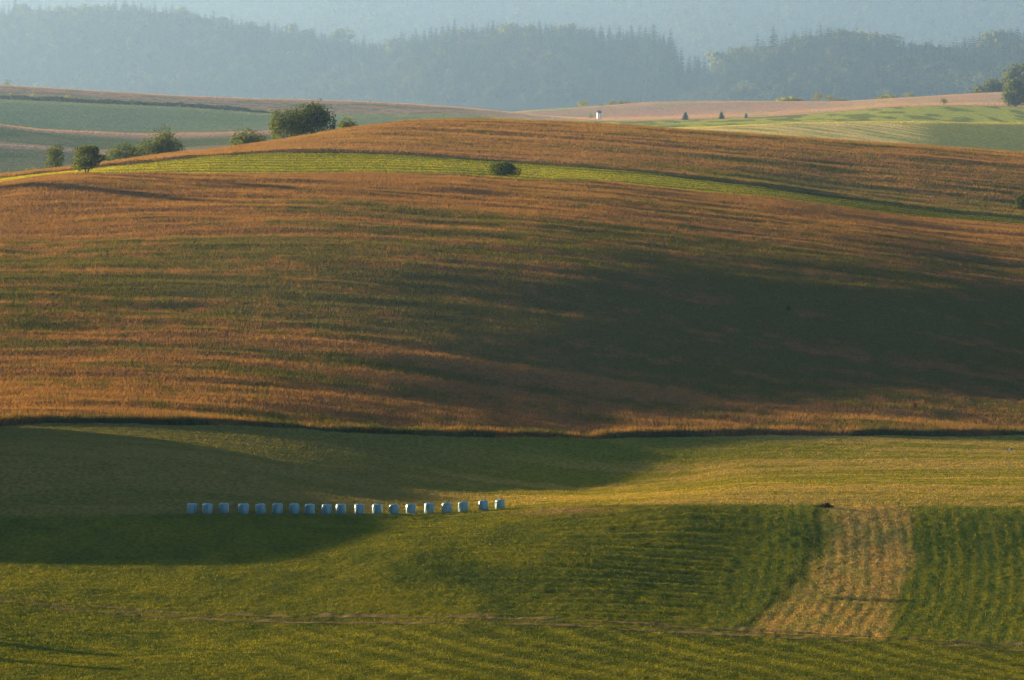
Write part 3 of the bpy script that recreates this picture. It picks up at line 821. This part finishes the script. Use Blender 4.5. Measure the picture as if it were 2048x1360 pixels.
# ------------------------------------------------------------------ wrapped bales
def bale_mesh(seed, dia, hgt):
    r = np.random.default_rng(seed)
    R0 = dia / 2; rr = .17
    prof = [(0.001, hgt + .02), (R0 * .35, hgt + .018), (R0 * .65, hgt + .012)]
    for k in range(7):
        a = math.pi / 2 * (1 - k / 6)
        prof.append((R0 - rr + rr * math.cos(a), hgt - rr + rr * math.sin(a)))
    for f in np.linspace(.86, .12, 14)[1:]:
        prof.append((R0 * (1 + .03 * math.sin(math.pi * f)), (hgt - rr) * f))
    prof += [(R0 - .03, .05), (R0 - .07, -.04)]
    n = 40
    ang = np.linspace(0, 2 * np.pi, n, endpoint=False)
    V = []
    ph = r.uniform(0, 6.28, 5)
    for i, (q, z) in enumerate(prof):
        wr = .010 * np.sin(z * 60 + 2 * np.sin(ang * 2 + ph[0])) * (q > R0 * .8)            # wraps of film
        lump = .022 * np.sin(ang * 3 + ph[1] + z * 2) + .014 * np.sin(ang * 7 + ph[2] - z * 5)
        puck = .014 * np.sin(ang * 14 + ph[3]) * (1 if q < R0 * .98 and z > hgt * .8 else .25) * (q / R0)
        rad = np.maximum(q + (wr + lump) * min(1, q / R0) + puck, .001)
        zz = z + (.02 * np.sin(ang * 2 + ph[4]) + .012 * np.sin(ang * 5 + ph[1])) * (z > hgt * .7)
        V.append(np.stack([rad * np.cos(ang), rad * np.sin(ang), zz], -1))
    idx = np.arange(len(prof) * n).reshape(len(prof), n)
    F = np.stack([idx[:-1], np.roll(idx[:-1], -1, 1), np.roll(idx[1:], -1, 1), idx[1:]], -1).reshape(-1, 4)[:, ::-1]
    return np.concatenate(V), F

def film_material():
    m, n, l = mat('mint_stretch_film')
    out = n.new('ShaderNodeOutputMaterial'); bs = n.new('ShaderNodeBsdfPrincipled')
    tc = n.new('ShaderNodeTexCoord'); mp = n.new('ShaderNodeMapping'); mp.inputs['Scale'].default_value = (2, 2, 9)
    ns = n.new('ShaderNodeTexNoise'); ns.inputs['Scale'].default_value = 2.0; ns.inputs['Detail'].default_value = 6
    cr = n.new('ShaderNodeValToRGB')
    cr.color_ramp.elements[0].position = .3; cr.color_ramp.elements[0].color = (.085, .195, .215, 1)
    cr.color_ramp.elements[1].position = .7; cr.color_ramp.elements[1].color = (.125, .26, .28, 1)
    bp = n.new('ShaderNodeBump'); bp.inputs['Strength'].default_value = .5; bp.inputs['Distance'].default_value = .03
    l.new(tc.outputs['Object'], mp.inputs['Vector']); l.new(mp.outputs['Vector'], ns.inputs['Vector'])
    l.new(ns.outputs['Fac'], cr.inputs['Fac']); l.new(cr.outputs['Color'], bs.inputs['Base Color'])
    l.new(ns.outputs['Fac'], bp.inputs['Height']); l.new(bp.outputs['Normal'], bs.inputs['Normal'])
    bs.inputs['Roughness'].default_value = .28
    l.new(bs.outputs[0], out.inputs['Surface'])
    return m
M_FILM = film_material()

BALES = [(384, 1027), (415, 1027), (448, 1026.5), (487.5, 1027.5), (522, 1027.5), (555, 1027), (589, 1027.5), (620, 1028), (653, 1028), (682, 1027.5),
         (718.5, 1027.5), (755, 1027.5), (788, 1027.5), (822, 1027), (858.5, 1026.5), (894, 1025.5), (927, 1023), (968, 1020), (1000.5, 1017.5)]
ORD = ['first', 'second', 'third', 'fourth', 'fifth', 'sixth', 'seventh', 'eighth', 'ninth', 'tenth']
FLAPS = {2: (1, -1), 4: (1,), 5: (-1,), 3: (1,), 8: (-1,)}
protos = [bale_mesh(200 + k, 1.07, 1.06) for k in range(5)]
EXTRA = {2: ', film loose', 5: ', scrap of film', 18: ', tilted'}
for i, (u, v) in enumerate(BALES):
    dloc = seen_d(u, v)
    p = ground(u, d=dloc)
    if i < 10:
        lb = 'mint wrapped bale, %s from the shaded end of the row' % ORD[i]
    else:
        lb = 'mint wrapped bale, %s from the sunlit end of the row' % (ORD[18 - i] if i < 18 else 'first')
    lb += EXTRA.get(i, '')
    root = empty('wrapped_bale', p - np.array([0, 0, .02]), lb, 'bale', 'row of wrapped bales on the meadow', rz=rng.uniform(0, 6.28))
    V, F = protos[i % 5]
    sc = np.array([1, 1, 1]) * rng.uniform(.97, 1.03); sc[2] *= rng.uniform(.96, 1.04)
    V = V * sc
    V[:, 0] += V[:, 2] * rng.normal(0, .025)
    put('film_wrap', mesh_from('film_wrap', V, F, M_FILM, smooth=True), parent=root)
    tilt = R([0, 0, 0, -1][i % 4])
    if i >= 16: tilt = R(-[3, 5, 6][i - 16])
    root.rotation_mode = 'ZYX' if False else 'XYZ'
    rz = root.rotation_euler[2]
    import mathutils
    root.rotation_euler = (mathutils.Matrix.Rotation(tilt, 3, 'Y') @ mathutils.Matrix.Rotation(rz, 3, 'Z')).to_euler()
    for s in FLAPS.get(i, ()):
        r2 = np.random.default_rng(300 + i)
        m = 7
        a = np.linspace(0, 1, m)
        inv = mathutils.Matrix.Rotation(-rz, 3, 'Z')
        rows = []
        for w_ in (-.11, 0, .11):
            rows.append(np.stack([s * (.50 + .20 * a), -.08 + w_ + .05 * np.sin(a * 5), .26 * (1 - a) ** 1.5 + .05 * np.sin(a * 7 + w_ * 9) + .02], -1))
        Vf = np.concatenate(rows); Vf = np.array([list(inv @ mathutils.Vector(q)) for q in Vf])
        Ff = np.array([[k * m + j, k * m + j + 1, (k + 1) * m + j + 1, (k + 1) * m + j] for k in range(2) for j in range(m - 1)])
        put('film_flap', mesh_from('film_flap', Vf, Ff, M_FILM, smooth=True), parent=root)

# ------------------------------------------------------------------ white hut
def box(x0, x1, y0, y1, z0, z1):
    V = np.array([[x, y, z] for z in (z0, z1) for y in (y0, y1) for x in (x0, x1)], float)
    F = np.array([[0, 2, 3, 1], [4, 5, 7, 6], [0, 1, 5, 4], [2, 6, 7, 3], [0, 4, 6, 2], [1, 3, 7, 5]])
    return V, F

def hut():
    p = ground(1198, d=5320)
    w = px_size(p[1], 7.6); h = top_h(p, 221.5)
    root = empty('hut', p, 'small white box-shaped hut with a dark slanted roof on the far crest', 'hut', rz=R(18))
    hw = h * .74
    V, F = box(-w / 2, w / 2, -w * .45, w * .45, -.3, hw)
    V[7, 2] += .0
    put('wall', mesh_from('wall', V, F, solid('white_boards', (.28, .34, .43), .7, .08)), parent=root)
    o = w * .10
    V = np.array([[-w / 2 - o, -w * .45 - o, hw + .02], [w / 2 + o, -w * .45 - o, hw + .02], [w / 2 + o, w * .45 + o, hw + .02], [-w / 2 - o, w * .45 + o, hw + .02],
                  [-w / 2 - o, -w * .45 - o, hw + h * .10], [w / 2 + o, -w * .45 - o, hw + h * .14], [w / 2 + o * .7, w * .45 + o, hw + h * .30], [-w / 2 - o, w * .45 + o, hw + h * .26]])
    F = np.array([[0, 3, 2, 1], [4, 5, 6, 7], [0, 1, 5, 4], [1, 2, 6, 5], [2, 3, 7, 6], [3, 0, 4, 7]])
    put('roof', mesh_from('roof', V, F, solid('dark_roof_felt', (.10, .085, .08), .9)), parent=root)
    V, F = box(-w * .18, w * .16, -w * .45 - .05, -w * .45 - .004, .0, hw * .78)
    put('door', mesh_from('door', V, F, solid('pale_door', (.66, .70, .74), .6, .08)), parent=root)
hut()

# fence posts on the pink meadow
for i, u in enumerate((1968, 1978, 1989, 1999)):
    p = ground(u, d=5026)
    V, F = tube([(0, 0, -.2), (.02, 0, 1.1), (.05 * (i - 1.5), 0, 2.2)], [.16, .14, .13], 6)
    put('fence_post', mesh_from('fence_post', V, F, M_BARK), loc=p, label=['weathered post farthest from the leafy tree with open crown', 'second weathered post in the short line of posts', 'third weathered post in the short line of posts', 'weathered post closest to the leafy tree with open crown'][i], cat='post', group='posts on the pink meadow')

# clump of weeds, dock plants and a blue scrap
M_WEED = leafy('dark_weeds', (.045, .045, .02), .2)
M_DOCK = leafy('rusty_dock', (.12, .045, .02), .3)
plant('weed_clump', 1652, 30, 1007, v=1015, kind='dome', leaf=M_WEED, label='dark flat clump of weeds at the top of the dried strip', cat='weeds', seed=90, trunk=.02, n=1300, size=.06, spiky=.6)
for i, (u, v, lb, mt) in enumerate([(1577, 622, 'dark weed tuft in the shaded middle of the brown hillside', M_WEED), (1453, 838, 'rusty dock plant near the lower edge of the brown hillside', M_DOCK),
                                    (1830, 818, 'rusty dock plant low in the darkest part of the hillside', M_DOCK), (1828, 503, 'rusty dock plant high on the brown hillside, farthest away', M_DOCK)]):
    p = ground(u, v)
    leafy_plant('weed_plant', p, .75, .7, 'dome', mt, lb, 'weed', 95 + i, n=260, size=.07, trunk=.02)
def scrap():
    p = ground(2018, 901)
    x = np.linspace(-.45, .45, 9); y = np.linspace(-.3, .3, 5)
    X, Y = np.meshgrid(x, y); Z = .12 + .10 * np.sin(X * 9 + Y * 4) + .06 * np.sin(Y * 17 + X * 3)
    i = np.arange(45).reshape(5, 9)
    F = np.stack([i[:-1, :-1], i[:-1, 1:], i[1:, 1:], i[1:, :-1]], -1).reshape(-1, 4)
    put('plastic_sheet', mesh_from('plastic_sheet', np.stack([X, Y, Z], -1).reshape(-1, 3), F, solid('blue_plastic', (.05, .16, .35), .4)), loc=p, label='crumpled blue plastic scrap lying on the far edge of the meadow', cat='scrap')
scrap()

# ------------------------------------------------------------------ forest
def decid_mesh(seed, n=46, size=.16):
    r = np.random.default_rng(seed)
    lob = [((r.normal(0, .16), r.normal(0, .16), r.uniform(.35, .8)), (r.uniform(.16, .26), r.uniform(.16, .26), r.uniform(.14, .22))) for _ in range(6)]
    lob.append(((0, 0, .55), (.3, .3, .36)))
    P, N = crown_points(lob, n, r)
    P[:, 2] = np.clip(P[:, 2], .04, 1.0)
    return cards(P, N + np.array([0, 0, .3]), size, r, .5)

def forest(name, pos, hs, conifer, label, ns=12, per=5, nd=90, tintmul=1.0, dsize=.085):
    """many trees in one mesh"""
    PV, PF = [], []
    S = [spruce_mesh(1, .30, ns, per, 400 + k, .62) for k in range(4)]
    Dm = [decid_mesh(420 + k, nd, dsize) for k in range(4)]
    Vs, Fs, Cs, off = [], [], [], 0
    for con, lib in ((True, S), (False, Dm)):
        for k in range(4):
            sel = np.nonzero((conifer == con) & (np.arange(len(pos)) % 4 == k))[0]
            if not len(sel): continue
            v, f = lib[k]
            a = rng.uniform(0, 6.28, len(sel)); h = hs[sel]
            w = h * rng.uniform(.8, 1.25, len(sel))
            x = v[None, :, 0] * np.cos(a)[:, None] - v[None, :, 1] * np.sin(a)[:, None]
            y = v[None, :, 0] * np.sin(a)[:, None] + v[None, :, 1] * np.cos(a)[:, None]
            P = np.stack([x * w[:, None] + pos[sel, 0][:, None], y * w[:, None] + pos[sel, 1][:, None], v[None, :, 2] * h[:, None] + pos[sel, 2][:, None] - .3], -1)
            base = np.array([.026, .046, .024]) if con else np.array([.048, .060, .018])
            c = base * rng.uniform(.7, 1.4, (len(sel), 1)) * (np.array([1, 1, 1]) + rng.normal(0, .08, (len(sel), 3))) * tintmul
            Vs.append(P.reshape(-1, 3)); Cs.append(np.repeat(c, len(v), 0))
            Fs.append((f[None] + (np.arange(len(sel)) * len(v))[:, None, None]).reshape(-1, 4) + off); off += len(sel) * len(v)
    me = mesh_from(name, np.concatenate(Vs), np.concatenate(Fs), M_WOOD_FAR, np.concatenate(Cs))
    return put(name, me, label=label, cat='forest', kind='stuff')

def is_conifer(u, d, n):
    m = fbm(u / 70, d / 160, 2, 3)
    con = rng.random(n) > sstep(.58, .68, m) * .7 + .05
    con |= (u > 1150) & (u < 1355) & (rng.random(n) < .9)
    return con

n = 10500
u = rng.uniform(-260, 2320, n); f = rng.random(n)
d = curve(CREST_D, u) - 1450 + 1640 * f
p = at_ud(u, d)
con = is_conifer(u, d, n)
hs = np.where(con, rng.uniform(38, 68, n), rng.uniform(30, 46, n))
hs *= np.interp(f, [0, .1, 1], [.55, .85, 1.0]) * np.where((u > 1356) & (u < 1450), .55, 1)
# the crest itself is left to the single trees below
keepf = (d < curve(CREST_D, u) - 60) | (d > curve(CREST_D, u) + 60)
forest('forest', p[keepf], hs[keepf], con[keepf], 'misty mixed forest covering the wooded ridges across the valley')

nf = 11000
u = rng.uniform(-300, 2350, nf); f = rng.random(nf)
dc = curve(ROWS[ri['far1']][2], u)
d = 24000 + (dc - 23700) * f
p = at_ud(u, d)
forest('forest', p, rng.uniform(50, 90, nf), rng.random(nf) > .25, 'faint forest on the farthest mountain, almost lost in haze', 8, 4, 36, .6, .12)

# single trees along the crest line
def two_part(vc, fc, vt, ft, mats, name):
    V = np.concatenate([vc, vt]); F = np.concatenate([fc, ft + len(vc)])
    return mesh_from(name, V, F, mats, mat_idx=np.r_[np.zeros(len(fc)), np.ones(len(ft))])
tv, tf = tube([(0, 0, -.02), (0, 0, .45), (0, 0, .93)], [.012, .008, .002], 5)
SPR = [two_part(*spruce_mesh(1, .32 + .02 * k, 16, 9, 500 + k, .7), tv, tf, [M_NEEDLE, M_BARK], 'spruce_tree') for k in range(5)]
M_DEC_FAR = leafy('broadleaf_sunlit_tint', (.10, .115, .025), .4)  # leaf colour brightened so the crest trees look sunlit
DEC = [two_part(*decid_mesh(520 + k, 220, .075), tv * np.array([1, 1, .6]), tf, [M_DEC_FAR, M_BARK], 'broadleaf_tree') for k in range(4)]
RIDGES = [(-40, 760, 96, 'spruce on the crest of the long ridge descending from the frame edge', 'broadleaf tree on the crest of the long ridge descending from the frame edge', 'crest of the long descending ridge', .30),
          (768, 1352, 92, 'spruce on the crest of the middle wooded ridge', 'broadleaf tree on the crest of the middle wooded ridge', 'crest of the middle wooded ridge', .22),
          (1362, 2090, 96, 'spruce on the crest of the nearer wooded ridge above the pink meadow', 'broadleaf tree on the crest of the nearer wooded ridge above the pink meadow', 'crest of the nearer wooded ridge', .48)]
for (ua, ub, cnt, ls, ld, grp, pd) in RIDGES:
    for k in range(cnt):
        u = ua + (ub - ua) * (k + rng.random()) / cnt
        d = float(curve(CREST_D, u)) + rng.uniform(-58, 52)
        p = at_ud(u, d)[0]
        vt = float(curve(CREST_TOP, u)) + rng.normal(0, 8) + (9 if k % 2 else -3)
        h = min(max(top_h(p, vt), 20), 92)
        dec = rng.random() < pd * (2.0 if fbm(u / 60, 3.3, 4, 2) > .5 else .3) and not 1180 < u < 1352
        if dec: h *= .85
        me = DEC[k % 4] if dec else SPR[k % 5]
        o = put('broadleaf_tree' if dec else 'spruce_tree', me, loc=p, label=ld if dec else ls, cat='tree', group=('broadleaf trees on the ' if dec else 'spruces on the ') + grp)
        wf = rng.uniform(.85, 1.25) * (1.05 if dec else 1.2)
        o.scale = (h * wf, h * wf, h); o.rotation_euler = (0, 0, rng.uniform(0, 6.28))

# ------------------------------------------------------------------ air
def haze():
    lo = float(min(GZ.min(), -90)) - 1.0
    hi = float(GZ.max()) + 60
    V, F = box(-3600, 3600, -120, 38200, lo, hi)
    m, n, l = mat('haze')
    out = n.new('ShaderNodeOutputMaterial'); pv = n.new('ShaderNodeVolumePrincipled')
    pv.inputs['Color'].default_value = (.41, .665, .98, 1)
    pv.inputs['Density'].default_value = HAZE
    pv.inputs['Absorption Color'].default_value = (.20, .25, 1, 1)
    pv.inputs['Anisotropy'].default_value = .78
    l.new(pv.outputs['Volume'], out.inputs['Volume'])
    put('haze', mesh_from('haze', V, F, m), label='warm evening haze filling the valley', cat='haze', kind='stuff')
HAZE = .30e-4
haze()

# ------------------------------------------------------------------ light, camera
sc = bpy.context.scene
w = bpy.data.worlds.new('World'); sc.world = w; w.use_nodes = True
nt = w.node_tree; bg = nt.nodes['Background']
sky = nt.nodes.new('ShaderNodeTexSky'); sky.sky_type = 'NISHITA'; sky.sun_disc = False
sky.sun_elevation = SUN_EL; sky.sun_rotation = math.atan2(SUN[0], SUN[1])
sky.air_density = .6; sky.dust_density = .3; sky.ozone_density = 1.5
nt.links.new(sky.outputs[0], bg.inputs['Color']); bg.inputs['Strength'].default_value = .05

sl_ = bpy.data.lights.new('sun', 'SUN'); sl_.energy = 5.0; sl_.angle = R(.6); sl_.color = (1, .76, .48)
so = bpy.data.objects.new('sun', sl_); C.objects.link(so)
so.rotation_euler = mathutils.Vector(SUN.tolist()).to_track_quat('Z', 'Y').to_euler()

cam = bpy.data.cameras.new('camera'); co = bpy.data.objects.new('camera', cam); C.objects.link(co)
cam.angle = HFOV; cam.clip_start = 1; cam.clip_end = 60000
co.location = (0, 0, 0); co.rotation_euler = (math.pi / 2 - PITCH, 0, 0)
sc.camera = co

sc.view_settings.view_transform = 'Standard'; sc.view_settings.look = 'None'
sc.view_settings.exposure = 2.42; sc.view_settings.gamma = 1.0
cy = sc.cycles
cy.use_denoising = True
try: cy.denoiser = 'OPENIMAGEDENOISE'
except Exception: pass
cy.max_bounces = 5; cy.diffuse_bounces = 2; cy.transmission_bounces = 2; cy.volume_bounces = 0; cy.glossy_bounces = 2
cy.volume_step_rate = 4
cy.sample_clamp_indirect = 3
